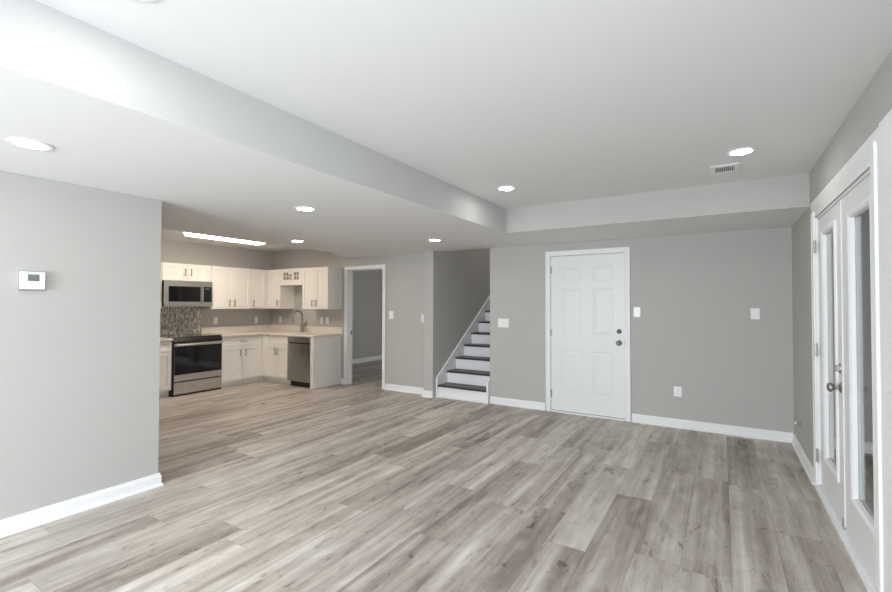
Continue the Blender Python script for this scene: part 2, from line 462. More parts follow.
# ------------------------------------------------------------------ white six panel door
dr = thing('door_1', (-1.46, D, 0), 'closed white six-panel door with steel knob and deadbolt in the back wall', 'door', None, 'structure')
fb = Frame((0, D, 0), (1, 0, 0), (0, -1, 0))          # back wall: u = x, d out into the room
def casing(fr, u0, u1, ztop, w, proud, parent, mat, depth=TH):
    """three sided casing and jambs around an opening u0..u1"""
    bm = B()
    for (a, b, c, d_) in ((u0 - w, u0 - 0.004, 0, ztop + w), (u1 + 0.004, u1 + w, 0, ztop + w), (u0 - 0.004, u1 + 0.004, ztop + 0.004, ztop + w)):
        fr.box(bm, a, b, 0.0005, proud, c, d_)
    # raised outer bead
    e = 0.014
    for (a, b, c, d_) in ((u0 - w, u0 - w + e, 0, ztop + w), (u1 + w - e, u1 + w, 0, ztop + w), (u0 - w, u1 + w, ztop + w - e, ztop + w)):
        fr.box(bm, a, b, proud, proud + 0.006, c, d_)
    part('casing', bm, mat, parent, 0.003)
    bm = B()
    fr.box(bm, u0 - 0.018, u0, -depth, 0.0004, 0, ztop + 0.018); fr.box(bm, u1, u1 + 0.018, -depth, 0.0004, 0, ztop + 0.018)
    fr.box(bm, u0, u1, -depth, 0.0004, ztop, ztop + 0.018)
    return part('jamb', bm, mat, parent)
U0, U1, ZT = -1.917, -1.003, 2.027
casing(fb, U0 - 0.003, U1 + 0.003, ZT + 0.004, 0.064, 0.016, dr, M['trim'])
pan = []
for (a, b) in ((-1.917 + 0.135, -1.917 + 0.135 + 0.245), (-1.003 - 0.135 - 0.245, -1.003 - 0.135)):
    for (c, d_) in ((1.695, 1.885), (1.005, 1.60), (0.255, 0.81)):
        pan.append((a, b, c, d_))
leaf = part('door_leaf', relief(fb, U0, U1, 0.022, ZT, -0.052, -0.010, pan, [(0.010, -0.0045), (0.014, 0.0), (0.026, 0.0038)]), M['door'], dr)
def knob(parent, base, axis, r=0.028, name='knob', mat=None):
    bm = B()
    lathe(bm, base, axis, [(0.033, 0.0), (0.033, 0.006), (0.024, 0.012), (0.012, 0.016), (0.011, 0.034), (0.020, 0.040), (r, 0.050), (r + 0.001, 0.058), (r - 0.005, 0.068), (0.012, 0.073), (0, 0.074)], 24)
    return part(name, bm, mat or M['nickel'], parent, smooth=True)
kb = knob(leaf, (-1.067, D + 0.0095, 0.932), (0, -1, 0)); kb['label'] = 'round steel knob'
bm = B(); lathe(bm, (-1.067, D + 0.0095, 1.071), (0, -1, 0), [(0.030, 0), (0.030, 0.008), (0.026, 0.014), (0.017, 0.018), (0.013, 0.024), (0.006, 0.027), (0, 0.0275)], 24)
dbolt = part('deadbolt', bm, M['nickel'], leaf, smooth=True)
bm = boxes((-1.082, -1.052, D - 0.0185, D - 0.0065, 1.0665, 1.0755)); part('strike_plate', boxes((-1.004, -0.9995, D - 0.002, D + 0.012, 0.90, 0.96)), M['hinge'], dr)
bm.free()
for z in (1.85, 1.03, 0.235):
    bm = B(); tube(bm, [(U0 - 0.004, D + 0.002, z - 0.048), (U0 - 0.004, D + 0.002, z + 0.048)], 0.009, 10)
    box(bm, U0 - 0.011, U0 + 0.012, D + 0.0, D + 0.009, z - 0.045, z + 0.045)
    part('hinge', bm, M['hinge'], dr)
part('dark_gap_strip', boxes((U0 + 0.002, U1 - 0.002, D + 0.014, D + 0.040, 0.0165, 0.0215)), M['black'], leaf)  # black strip stands in for the shaded gap under the leaf
part('threshold', boxes((U0 - 0.003, U1 + 0.003, D - 0.022, D + TH, 0.0, 0.016)), M['trim'], dr)
struct('door_gap_backing', boxes((-2.0, -0.93, D + TH + 0.001, D + TH + 0.05, 0, 2.3)), M['wall'], 'unseen grey backing added behind the closed white door to block outside light', 'wall')  # added so that no world light shows through the door gaps

# ------------------------------------------------------------------ open doorway to the side room
dw = thing('door_3', (-5.16, D, 0), 'open doorway with white casing between the kitchen and the stairs', 'doorway', None, 'structure')
jm = casing(fb, -5.552, -4.768, 1.985, 0.066, 0.016, dw, M['trim'])
bm = B()
fb.box(bm, -5.552, -5.540, -0.075, -0.040, 0, 1.985); fb.box(bm, -4.780, -4.768, -0.075, -0.040, 0, 1.985); fb.box(bm, -5.54, -4.78, -0.075, -0.04, 1.973, 1.985)
part('door_stop', bm, M['trim'], jm)
part('strike_plate', boxes((-5.5519, -5.549, D + 0.080, D + 0.108, 0.86, 0.93)), M['black'], jm)

# ------------------------------------------------------------------ glazed double doors in the right wall
fd = thing('door_2', (W, 3.61, 0), 'white double glazed doors with long panes in the right wall', 'door', None, 'structure')
fr = Frame((W, 0, 0), (0, 1, 0), (-1, 0, 0))          # u = y, d out of the wall into the room
Y0, YM, Y1 = 2.822, 3.6125, 4.403
ZD = 2.050
# frame
bm = B()
fr.box(bm, Y0 - 0.012, Y0 - 0.001, -TH, 0.0, 0, ZD + 0.02); fr.box(bm, Y1 + 0.001, Y1 + 0.012, -TH, 0.0, 0, ZD + 0.02); fr.box(bm, Y0, Y1, -TH, -0.012, ZD + 0.004, ZD + 0.02)
part('jamb', bm, M['trim'], fd)
# far casing leg with bead
bm = B()
fr.box(bm, Y1 + 0.008, 4.480, 0.0005, 0.012, 0, 2.118); fr.box(bm, 4.466, 4.480, 0.012, 0.015, 0, 2.112)
part('casing', bm, M['trim'], fd, 0.003)
# near casing leg: two stepped bands
bm = B()
fr.box(bm, 2.735, 2.798, 0.0005, 0.022, 0, 2.145); fr.box(bm, 2.64, 2.735, 0.0005, 0.010, 0, 2.135); fr.box(bm, 2.640, 2.660, 0.010, 0.016, 0, 2.135)
part('casing', bm, M['trim'], fd, 0.004)
# rounded head casing
prof = [(0.0005, 2.203), (0.006, 2.203), (0.011, 2.196), (0.014, 2.180), (0.0145, 2.160), (0.012, 2.135), (0.006, 2.112), (-0.002, 2.092), (-0.011, 2.074), (-0.018, 2.060), (-0.0185, 2.0705), (0.0005, 2.0705)]
bm = B()
# the far end of the moulding is rounded off towards its foot
secs = []
for y_, k_ in ((2.642, 0.0), (4.385, 0.0), (4.42, 0.12), (4.45, 0.35), (4.478, 0.62)):
    secs.append([bm.verts.new((W - (d + (0.004 - d) * k_ * 0.6 if d < 0.004 else d), y_, z + (2.150 - z) * k_ if z < 2.150 else z)) for d, z in prof])
n = len(prof)
bm.faces.new(secs[0]); bm.faces.new(secs[-1][::-1])
for va, vb in zip(secs, secs[1:]):
    for i in range(n): bm.faces.new((va[i], va[(i + 1) % n], vb[(i + 1) % n], vb[i]))
hc = part('head_casing', bm, M['trim'], fd, smooth=True); hc['label'] = 'rounded white head moulding'
part('sill', boxes((W - 0.020, W + TH, 2.80, 4.41, 0.0, 0.028), (W - 0.004, W + TH, 2.822, 4.403, 0.028, 0.040)), M['trim'], fd, 0.003)
def french_leaf(y0, y1, zlo, zhi, gy0, gy1, gz0, gz1):
    bm = B(); x0, x1 = -0.062, -0.018
    fr.box(bm, y0, gy0, x0, x1, zlo, zhi); fr.box(bm, gy1, y1, x0, x1, zlo, zhi)
    fr.box(bm, gy0, gy1, x0, x1, zlo, gz0); fr.box(bm, gy0, gy1, x0, x1, gz1, zhi)
    lf = part('door_leaf', bm, M['door'], fd, 0.002)
    # lite frame standing proud of the leaf, with a sloped inner edge
    bm = B()
    a = 0.034
    loops = []
    for (ins, d) in ((-a, -0.0178), (-a, -0.010), (-a + 0.012, -0.005), (-0.010, -0.006), (0.004, -0.014), (0.010, -0.034)):
        loops.append([bm.verts.new(fr.p(u, d, z)) for u, z in ((gy0 + ins, gz0 + ins), (gy1 - ins, gz0 + ins), (gy1 - ins, gz1 - ins), (gy0 + ins, gz1 - ins))])
    loops.append(loops[0])
    for p, q in zip(loops, loops[1:]):
        for k in range(4): bm.faces.new((p[k], p[(k + 1) % 4], q[(k + 1) % 4], q[k]))
    part('lite_frame', bm, M['trim'], lf)
    part('glass_pane', fr.boxes((gy0 + 0.001, gy1 - 0.001, -0.050, -0.0345, gz0 + 0.001, gz1 - 0.001)), M['glass'], lf)
    return lf
lfar = french_leaf(YM + 0.002, Y1 - 0.002, 0.045, ZD, 3.795, 4.185, 0.30, 1.915)
lnear = french_leaf(Y0 + 0.002, YM - 0.002, 0.045, ZD, 2.955, 3.385, 0.30, 1.905)
part('astragal', fr.boxes((YM - 0.018, YM + 0.014, -0.0178, -0.010, 0.05, 2.045)), M['door'], lnear, 0.003)
kn = knob(lfar, (W + 0.0179, 3.66, 0.885), (-1, 0, 0), 0.029)
kn['label'] = 'satin steel door knob'
bm = B(); lathe(bm, (W + 0.0179, 3.66, 1.005), (-1, 0, 0), [(0.031, 0), (0.031, 0.010), (0.027, 0.015), (0, 0.015)], 24)
box(bm, W - 0.014, W + 0.006, 3.653, 3.667, 0.985, 1.025)
part('deadbolt', bm, M['nickel'], lfar, smooth=True)
part('flush_bolt', fr.boxes((YM - 0.010, YM + 0.004, -0.0098, -0.004, 0.047, 0.105)), M['hinge'], lnear)
for z in (1.846, 1.056, 0.255):
    bm = B(); tube(bm, [(W - 0.002, Y1 + 0.003, z - 0.05), (W - 0.002, Y1 + 0.003, z + 0.05)], 0.008, 10)
    box(bm, W - 0.003, W + 0.0005, Y1 - 0.025, Y1 + 0.008, z - 0.048, z + 0.048)
    part('hinge', bm, M['hinge'], fd)
# taller white post nearer the camera
tp = B(); fr.box(tp, 2.40, 2.632, 0.0005, 0.020, 0, 2.196); fr.box(tp, 2.40, 2.632, 0.020, 0.026, 0, 2.190)
struct('trim_1', tp, M['trim'], 'tall white flat post at the right edge beside the glazed doors', 'trim', 0.003)
# outside: covered patio
struct('patio_floor', boxes((W + TH + 0.002, 3.6, 0.5, 9.0, -0.20, -0.08)), M['concrete'], 'dark concrete patio outside the glazed doors', 'patio')
struct('patio_wall', boxes((3.6, 3.7, -1.0, 9.0, -0.2, 2.8), (W + TH + 0.002, 3.7, 9.0, 9.1, -0.2, 2.8)), M['siding'], 'dim outside wall across the patio', 'wall')
struct('patio_roof', boxes((W + TH + 0.002, 3.7, -1.0, 9.1, 2.8, 2.9)), M['siding'], 'covered roof over the patio', 'roof')

# ------------------------------------------------------------------ staircase
st = thing('staircase', (-3.24, D, 0), 'white staircase with dark wooden treads rising behind the back wall', 'staircase')
RISE, RUN, NOSE = 0.1825, 0.2635, 0.028
YN = 5.677           # first nosing
xl, xr = -3.652, -2.833
NST = 13
for i in range(NST):
    yn = YN + i * RUN; z = (i + 1) * RISE
    bm = B(); box(bm, xl, xr, yn, yn + RUN + NOSE, z - 0.026, z)
    part('tread', bm, M['tread'], st, 0.006)
    bm = B(); box(bm, xl, xr, yn + NOSE, yn + NOSE + 0.016, z - RISE + (0.0 if i else 0.001), z - 0.0265)
    part('riser', bm, M['trim'], st)
# skirt boards on both walls
for (a, b) in ((-3.679, -3.653), (-2.832, -2.806)):
    y0 = YN - 0.004; yE = YN + NST * RUN; s = RISE / RUN
    top = lambda y: 0.290 + s * (y - y0)
    bm = B(); prism(bm, [(a, y0, 0.001), (a, y0, 0.290), (a, yE, top(yE)), (a, yE, top(yE) - 0.45), (a, y0 + 0.55, 0.001)], (b - a, 0, 0))
    part('skirt_board', bm, M['trim'], st, 0.003)
part('floor_moulding', boxes((-3.679, -2.806, YN - 0.008, YN + NOSE - 0.001, 0.0, 0.022)), M['trim'], st, 0.004)

# ------------------------------------------------------------------ recessed lamps
def downlight(x, y, zc, label):
    t = thing('recessed_light', (x, y, zc), label, 'ceiling light', 'round recessed lamps in the ceiling')
    bm = B(); n = 40
    prof = [(0.066, -0.0005), (0.092, -0.0005), (0.092, -0.0035), (0.086, -0.0065), (0.072, -0.0065), (0.066, -0.004)]
    rings = [[bm.verts.new((x + r * math.cos(2 * math.pi * k / n), y + r * math.sin(2 * math.pi * k / n), zc + z)) for k in range(n)] for r, z in prof]
    rings.append(rings[0])
    for p, q in zip(rings, rings[1:]):
        for k in range(n): bm.faces.new((p[k], p[(k + 1) % n], q[(k + 1) % n], q[k]))
    part('trim_ring', bm, M['trim'], t, smooth=True)
    bm = B(); lathe(bm, (x, y, zc - 0.0005), (0, 0, -1), [(0.0658, 0), (0.0658, 0.003), (0.055, 0.0042), (0, 0.0046)], 40)
    part('lens', bm, M['lens'], t)
    return t
downlight(-2.945, 0.80, ZL, 'round recessed light in the low ceiling above the thermostat wall, far left')
downlight(-2.97, 2.56, ZL, 'round recessed light midway along the low ceiling, between kitchen and soffit edge')
downlight(-4.585, 3.83, ZL, 'round recessed light nearest the kitchen cabinets, right of the tube light')
downlight(-3.04, 4.65, ZL, 'round recessed light in the low ceiling in front of the stairs')
downlight(-1.686, 3.79, ZH, 'round recessed light in the main ceiling near the soffit corner')
downlight(0.122, 3.727, ZH, 'round recessed light in the main ceiling beside the air vent')
downlight(-1.674, 0.70, ZH, 'round recessed light cut by the top edge of the picture')

# ------------------------------------------------------------------ ceiling vent
vx0, vx1, vy0, vy1 = -0.068, 0.122, 4.005, 4.262
vt = thing('ceiling_vent', ((vx0 + vx1) / 2, (vy0 + vy1) / 2, ZH), 'white slotted air vent in the main ceiling beside a lamp', 'air vent')
ix0, ix1, iy0, iy1 = vx0 + 0.030, vx1 - 0.030, vy0 + 0.055, vy1 - 0.055
zt, zb = ZH - 0.0005, ZH - 0.008
part('frame', boxes((vx0, ix0, vy0, vy1, zb, zt), (ix1, vx1, vy0, vy1, zb, zt), (ix0, ix1, vy0, iy0, zb, zt), (ix0, ix1, iy1, vy1, zb, zt)), M['trim'], vt, 0.003)
part('backing', boxes((ix0 + 0.0005, ix1 - 0.0005, iy0 + 0.0005, iy1 - 0.0005, ZH - 0.002, zt)), M['dark_slot'], vt)
ns = 10
for k in range(ns):
    xc = ix0 + (k + 0.5) * (ix1 - ix0) / ns
    bm = B(); prism(bm, [(xc - 0.003, iy0, zb), (xc + 0.001, iy0, zb), (xc + 0.0035, iy0, ZH - 0.0022), (xc - 0.0005, iy0, ZH - 0.0022)], (0, iy1 - iy0, 0))
    part('slat', bm, M['trim'], vt)

# ------------------------------------------------------------------ thermostat
th = thing('thermostat', (XL, 1.02, 1.482), 'white square thermostat with grey screen on the left wall', 'thermostat')
bm = boxes((XL + 0.0005, XL + 0.008, 0.957, 1.083, 1.478, 1.60)); part('back_plate', bm, M['plastic_grey'], th, 0.003)
body = part('body', boxes((XL + 0.0082, XL + 0.030, 0.960, 1.080, 1.487, 1.597)), M['plastic'], th, 0.004)
part('screen', boxes((XL + 0.0302, XL + 0.0312, 0.994, 1.050, 1.538, 1.580)), M['lcd'], body)
for k in range(3):
    part('button', boxes((XL + 0.0302, XL + 0.0318, 0.998 + k * 0.019, 1.012 + k * 0.019, 1.510, 1.516)), M['plastic_grey'] if False else M['plastic'], body, 0.001)

# ------------------------------------------------------------------ switch plates and sockets
def plate(fr_, u, z, kind, label, name, cat, gang=1, w=0.074, h=0.118, group=None):
    wd = w + (gang - 1) * 0.046 if gang > 1 else w
    c = fr_.p(u, 0, z - h / 2)
    t = thing(name, c, label, cat, group)
    bm = B(); fr_.box(bm, u - wd / 2, u + wd / 2, 0.0005, 0.006, z - h / 2, z + h / 2)
    part('cover_plate', bm, M['plastic'], t, 0.003)
    for g in range(gang):
        uc = u + (g - (gang - 1) / 2) * 0.046
        if kind == 'switch':
            bm = B(); fr_.box(bm, uc - 0.0165, uc + 0.0165, 0.0062, 0.0085, z - 0.033, z + 0.033)
            rk = part('rocker', bm, M['plastic'], t, 0.001)
        elif kind == 'toggle':
            bm = B(); fr_.box(bm, uc - 0.005, uc + 0.005, 0.0062, 0.016, z - 0.004, z + 0.014); part('toggle', bm, M['plastic'], t, 0.001)
        else:
            for zo in (-0.020, 0.020):
                bm = B(); fr_.box(bm, uc - 0.017, uc + 0.017, 0.0062, 0.0085, z + zo - 0.0145, z + zo + 0.0145)
                f = part('socket_face', bm, M['plastic'], t, 0.002)
                bm = B(); fr_.box(bm, uc - 0.008, uc - 0.0055, 0.0086, 0.0090, z + zo - 0.004, z + zo + 0.006); fr_.box(bm, uc + 0.0055, uc + 0.008, 0.0086, 0.0090, z + zo - 0.004, z + zo + 0.006)
                part('slots', bm, M['dark_slot'], f)
    return t
fk = Frame((XK, 0, 0), (0, 1, 0), (1, 0, 0))           # kitchen side wall, u = y
plate(fb, -0.862, 1.311, 'toggle', 'white light switch just right of the white door', 'light_switch', 'light switch')
plate(fb, -2.597, 1.138, 'switch', 'wide white double switch plate between the stairs and the white door', 'light_switch', 'light switch', 2, 0.120, 0.125)
plate(fb, 0.298, 1.305, 'switch', 'white wall plate high on the back wall near the right corner', 'wall_plate', 'wall plate', 1, 0.082, 0.118)
plate(fb, -0.436, 0.41, 'socket', 'white power outlet low on the back wall', 'power_outlet', 'outlet', 1, 0.080, 0.114)
plate(fb, -4.585, 1.222, 'toggle', 'white light switch right of the open doorway', 'light_switch', 'light switch', 1, 0.095, 0.128)
plate(fb, -3.955, 1.175, 'toggle', 'white switch on the back wall half hidden behind the column by the stairs', 'light_switch', 'light switch', 1, 0.072, 0.128)
plate(fk, 4.60, 1.098, 'socket', 'cream outlet on the kitchen wall just right of the mosaic tile', 'power_outlet', 'outlet')
plate(fk, 5.41, 1.09, 'socket', 'cream outlet on the kitchen wall near the inner corner', 'power_outlet', 'outlet')
plate(fb, -7.335, 1.09, 'socket', 'cream outlet left of the faucet near the corner', 'power_outlet', 'outlet')
plate(fb, -6.20, 1.097, 'socket', 'cream outlet right of the faucet, left one of a pair', 'power_outlet', 'outlet', 1, 0.078)
plate(fb, -6.05, 1.10, 'switch', 'cream switch right of the faucet, right one of a pair', 'light_switch', 'light switch', 1, 0.078)
# bumper
wb_ = thing('wall_bumper', (W, 5.262, 0.30), 'small white door bumper low on the right wall near the corner', 'door stop')
bm = B(); lathe(bm, (W - 0.0005, 5.262, 0.30), (-1, 0, 0), [(0.016, 0), (0.016, 0.004), (0.009, 0.007), (0.009, 0.030), (0, 0.030)], 16); part('post', bm, M['hinge'], wb_, smooth=True)
bm = B(); lathe(bm, (W - 0.031, 5.262, 0.302), (-1, 0, 0), [(0.012, 0), (0.014, 0.004), (0.014, 0.012), (0.009, 0.016), (0, 0.016)], 16); part('tip', bm, M['plastic'], wb_, smooth=True)

# ------------------------------------------------------------------ kitchen
FK = fk                                                 # left run faces +x
FBk = fb                                                # sink run faces -y
UD = 0.330                                              # upper depth incl. doors
BD = 0.617                                              # base depth incl. doors
G = 0.0015
def pull(fr_, u, d, z, parent, length=0.12, vertical=True):
    bm = B(); h = length / 2; so = 0.028
    if vertical:
        tube(bm, [fr_.p(u, d + so, z - h), fr_.p(u, d + so, z + h)], 0.0075, 8)
        for s in (-0.7, 0.7): tube(bm, [fr_.p(u, d + 0.0004, z + s * h), fr_.p(u, d + so, z + s * h)], 0.005, 8)
    else:
        tube(bm, [fr_.p(u - h, d + so, z), fr_.p(u + h, d + so, z)], 0.0075, 8)
        for s in (-0.7, 0.7): tube(bm, [fr_.p(u + s * h, d + 0.0004, z), fr_.p(u + s * h, d + so, z)], 0.005, 8)
    return part('handle', bm, M['nickel'], parent, smooth=True)
def shaker(fr_, u0, u1, z0, z1, d, parent, name='door', rail=0.055):
    return part(name, relief(fr_, u0, u1, z0, z1, d - 0.0195, d, [(u0 + rail, u1 - rail, z0 + rail, z1 - rail)], [(0.001, -0.0015), (0.003, -0.009)]), M['cab'], parent)
def carcass(fr_, u0, u1, z0, z1, depth, parent, toe=False):
    if toe:
        bm = fr_.boxes((u0 + G, u1 - G, 0.002, depth, 0.10, z1), (u0 + G, u1 - G, 0.002, depth - 0.055, 0.0, 0.10))
    else:
        bm = fr_.boxes((u0 + G, u1 - G, 0.002, depth, z0, z1))
    return part('body', bm, M['cab'], parent)
def upper(fr_, u0, u1, z0, z1, doors, label, group='white wall cabinets'):
    """doors: list of (u0,u1,handle_u or None)"""
    t = thing('wall_cabinet', fr_.p((u0 + u1) / 2, UD / 2, z0), label, 'cabinet', group)
    carcass(fr_, u0, u1, z0, z1, UD - 0.022, t)
    for (a, b, hu, hz) in doors:
        dd = shaker(fr_, a + 0.003, b - 0.003, z0 + 0.003, z1 - 0.003, UD, t)
        if hu is not None: pull(fr_, hu, UD, hz, dd)
    return t
ZU0, ZU1 = 1.308, 2.037
upper(FK, 2.95, 3.543, ZU0, ZU1, [(2.95, 3.543, 3.49, 1.41)], 'white wall cabinet left of the microwave, mostly hidden by the left wall')
upper(FK, 3.545, 4.312, 1.762, ZU1, [(3.545, 3.928, 3.885, 1.90), (3.928, 4.312, 3.975, 1.90)], 'short white two-door wall cabinet above the microwave')
upper(FK, 4.314, 5.062, ZU0, ZU1, [(4.314, 4.688, 4.640, 1.41), (4.688, 5.062, 4.735, 1.41)], 'tall white two-door wall cabinet right of the microwave')
upper(FK, 5.064, 5.403, ZU0, ZU1, [(5.064, 5.375, 5.11, 1.41)], 'narrow white wall cabinet left of the inner corner')
upper(FBk, -7.301, -6.928, ZU0, ZU1, [(-7.275, -6.928, -6.985, 1.41)], 'narrow white wall cabinet right of the inner corner')
upper(FBk, -6.335, -5.690, ZU0, ZU1, [(-6.335, -6.0125, -6.058, 1.41), (-6.0125, -5.690, -5.967, 1.41)], 'white two-door wall cabinet right of the sink beside the doorway')
# little glazed cabinet above the sink
t = thing('wall_cabinet', FBk.p(-6.631, UD / 2, 1.737), 'short white wall cabinet above the sink with two small glazed panes', 'cabinet', 'white wall cabinets')
carcass(FBk, -6.926, -6.337, 1.737, ZU1, UD - 0.0205, t)
for (a, b, p0, p1, hu) in ((-6.924, -6.633, -6.845, -6.712, -6.655), (-6.629, -6.339, -6.562, -6.430, -6.603)):
    dd = part('door', relief(FBk, a, b, 1.740, ZU1 - 0.003, UD - 0.0195, UD, [(p0, p1, 1.832, 1.972)], [(0.001, -0.012)]), M['cab'], t)
    pc, zc_ = (p0 + p1) / 2, 1.902
    part('glass_pane', FBk.boxes((p0 + 0.002, p1 - 0.002, UD - 0.0118, UD - 0.0095, 1.834, 1.970)), M['cabglass'], dd)
    part('muntin', FBk.boxes((pc - 0.004, pc + 0.004, UD - 0.0094, UD - 0.001, 1.834, 1.970), (p0 + 0.002, pc - 0.004, UD - 0.0094, UD - 0.001, zc_ - 0.005, zc_ + 0.005), (pc + 0.004, p1 - 0.002, UD - 0.0094, UD - 0.001, zc_ - 0.005, zc_ + 0.005)), M['cab'], dd)
    pull(FBk, hu, UD, 1.885, dd, 0.10)

# microwave
mw = thing('microwave', FK.p(3.92, 0.20, 1.352), 'stainless microwave hung above the range under the short cabinet', 'microwave')
MD = 0.40
a, b, z0, z1 = 3.550, 4.305, 1.352, 1.757
part('body', FK.boxes((a, b, 0.016, MD - 0.035, z0, z1)), M['black'], mw)
door_w = a + 0.565
dm = part('door', relief(FK, a, door_w, z0, z1, MD - 0.0345, MD, [(a + 0.055, door_w - 0.020, z0 + 0.075, z1 - 0.085)], [(0.001, -0.004)]), M['steel'], mw)
part('window', FK.boxes((a + 0.057, door_w - 0.022, MD - 0.0038, MD - 0.0015, z0 + 0.077, z1 - 0.087)), M['blackglass'], dm)
bm = B(); uh = door_w + 0.004
tube(bm, [FK.p(uh, MD + 0.0005, z0 + 0.065), FK.p(uh, MD + 0.030, z0 + 0.085), FK.p(uh, MD + 0.036, (z0 + z1) / 2), FK.p(uh, MD + 0.030, z1 - 0.100), FK.p(uh, MD + 0.0005, z1 - 0.080)], 0.011, 10)
part('handle', bm, M['steel'], dm, smooth=True)
cp = part('control_panel', FK.boxes((door_w + 0.020, b - 0.022, MD - 0.020, MD - 0.001, z0 + 0.075, z1 - 0.085)), M['blackglass'], mw)
part('display', FK.boxes((door_w + 0.055, b - 0.055, MD - 0.0009, MD, z1 - 0.125, z1 - 0.110)), M['lcd'], cp)
part('front_frame', FK.boxes((door_w + 0.001, b, MD - 0.0345, MD - 0.002, z1 - 0.084, z1), (door_w + 0.001, b, MD - 0.0345, MD - 0.002, z0, z0 + 0.074), (door_w + 0.001, door_w + 0.019, MD - 0.0345, MD - 0.002, z0 + 0.074, z1 - 0.084), (b - 0.021, b, MD - 0.0345, MD - 0.002, z0 + 0.074, z1 - 0.084)), M['steel'], mw)
part('vent_grille', FK.boxes(*[(a + 0.30 + k * 0.022, a + 0.315 + k * 0.022, MD + 0.0002, MD + 0.001, z1 - 0.030, z1 - 0.014) for k in range(12)]), M['hinge'], dm)

# mosaic panel
tp_ = part('tile_panel', FK.boxes((3.546, 4.335, 0.0005, 0.010, 0.905, 1.348)), M['mosaic'])
tag(tp_, 'beige and grey mosaic tile panel on the wall behind the range', 'tile panel')

# range
rg = thing('range', FK.p(3.944, 0.32, 0), 'stainless electric range with black glass oven door', 'range')
a, b = 3.560, 4.332; RD = 0.640
part('body', FK.boxes((a, b, 0.014, RD - 0.045, 0.02, 0.868)), M['black'], rg)
bm = B(); prism(bm, [FK.p(a + 0.001, RD - 0.0445, 0.800), FK.p(a + 0.001, RD, 0.800), FK.p(a + 0.001, RD + 0.004, 0.822), FK.p(a + 0.001, RD - 0.030, 0.884), FK.p(a + 0.001, RD - 0.0445, 0.884)], FK.u * (b - a - 0.002))
cpn = part('control_panel', bm, M['black'], rg)
for uu_ in (0.075, 0.150, b - a - 0.150, b - a - 0.075):
    bm = B(); lathe(bm, FK.p(a + uu_, RD - 0.075, 0.8905), (0, 0, 1), [(0.022, 0), (0.022, 0.010), (0.017, 0.014), (0.016, 0.030), (0, 0.031)], 18)
    part('knob', bm, M['steel'], cpn, smooth=True)
part('cooktop', FK.boxes((a - 0.001, b + 0.001, 0.014, RD - 0.036, 0.8685, 0.890)), M['blackglass'], rg, 0.004)
od = part('oven_door', relief(FK, a + 0.018, b - 0.004, 0.222, 0.792, RD - 0.044, RD, [(a + 0.020, b - 0.006, 0.318, 0.750)], [(0.001, -0.003)]), M['steel'], rg)
part('oven_window', FK.boxes((a + 0.022, b - 0.008, RD - 0.0028, RD + 0.001, 0.320, 0.748)), M['blackglass'], od)
bm = B()
tube(bm, [FK.p(a + 0.03, RD + 0.045, 0.770), FK.p(b - 0.016, RD + 0.045, 0.770)], 0.013, 12)
for s in (a + 0.06, b - 0.046): tube(bm, [FK.p(s, RD + 0.0005, 0.770), FK.p(s, RD + 0.045, 0.770)], 0.009, 8)
part('handle', bm, M['steel'], od, smooth=True)
part('drawer', FK.boxes((a + 0.018, b - 0.004, RD - 0.044, RD - 0.002, 0.028, 0.204)), M['steel'], rg, 0.004)
part('kickplate', FK.boxes((a + 0.001, b - 0.001, 0.05, RD - 0.012, 0.0, 0.0195)), M['black'], rg)
part('side_panel', FK.boxes((a, a + 0.016, RD - 0.0445, RD - 0.004, 0.02, 0.798)), M['black'], rg)

# base cabinets
ZC0, ZC1 = 0.846, 0.882
def base(fr_, u0, u1, doors, drawer, label, group='white base cabinets', dh=True, zsplit=0.675):
    t = thing('base_cabinet', fr_.p((u0 + u1) / 2, BD / 2, 0), label, 'cabinet', group)
    carcass(fr_, u0, u1, 0, ZC0 - 0.001, BD - 0.022, t, True)
    (a, b) = drawer
    dr_ = shaker(fr_, a + 0.003, b - 0.003, zsplit + 0.003, ZC0 - 0.018, BD, t, 'drawer', 0.035)
    if dh: pull(fr_, (a + b) / 2, BD, (zsplit + ZC0) / 2 - 0.008, dr_, 0.13, False)
    for (a, b, hu) in doors:
        d_ = shaker(fr_, a + 0.003, b - 0.003, 0.108, zsplit - 0.003, BD, t)
        if hu is not None: pull(fr_, hu, BD, 0.565, d_)
    return t
base(FK, 2.95, 3.556, [(2.95, 3.553, 3.02)], (2.95, 3.553), 'white base cabinet left of the range, cut off by the left wall')
t = base(FK, 4.336, 5.737 - BD, [(4.340, 4.712, 4.664), (4.712, 5.085, 4.760)], (4.340, 5.085), 'white base cabinet with drawer and two doors right of the range')
t = base(FBk, -7.630 + BD, -6.338, [(-6.935, -6.638, -6.672), (-6.638, -6.341, -6.604)], (-6.935, -6.341), 'white sink base cabinet between the corner and the dishwasher', dh=False)
# corner fillers between the two runs
f_ = part('base_filler', boxes((XK + 0.003, XK + BD - 0.002, D - BD + 0.0015, D - BD + 0.019, 0.10, ZC0 - 0.001), (XK + BD - 0.0205, XK + BD - 0.002, D - BD - 0.028, D - BD + 0.0015, 0.10, ZC0 - 0.001),
    (XK + BD - 0.0005, XK + BD + 0.075, D - BD + 0.002, D - BD + 0.0195, 0.10, ZC0 - 0.001), (XK + BD - 0.075, XK + BD - 0.056, D - BD - 0.02, D - BD + 0.08, 0.0, 0.0995), (XK + BD - 0.0555, XK + BD + 0.002, D - BD + 0.056, D - BD + 0.075, 0.0, 0.0995)), M['cab'])
tag(f_, 'white filler strip closing the inner corner of the base cabinets', 'filler strip')
f_ = part('wall_filler', boxes((XK + UD - 0.0205, XK + UD - 0.002, D - UD - 0.028, D - UD + 0.0195, ZU0, ZU1), (XK + UD - 0.0005, XK + UD + 0.027, D - UD + 0.002, D - UD + 0.0195, ZU0, ZU1)), M['cab'])
tag(f_, 'white filler strip closing the inner corner of the wall cabinets', 'filler strip')
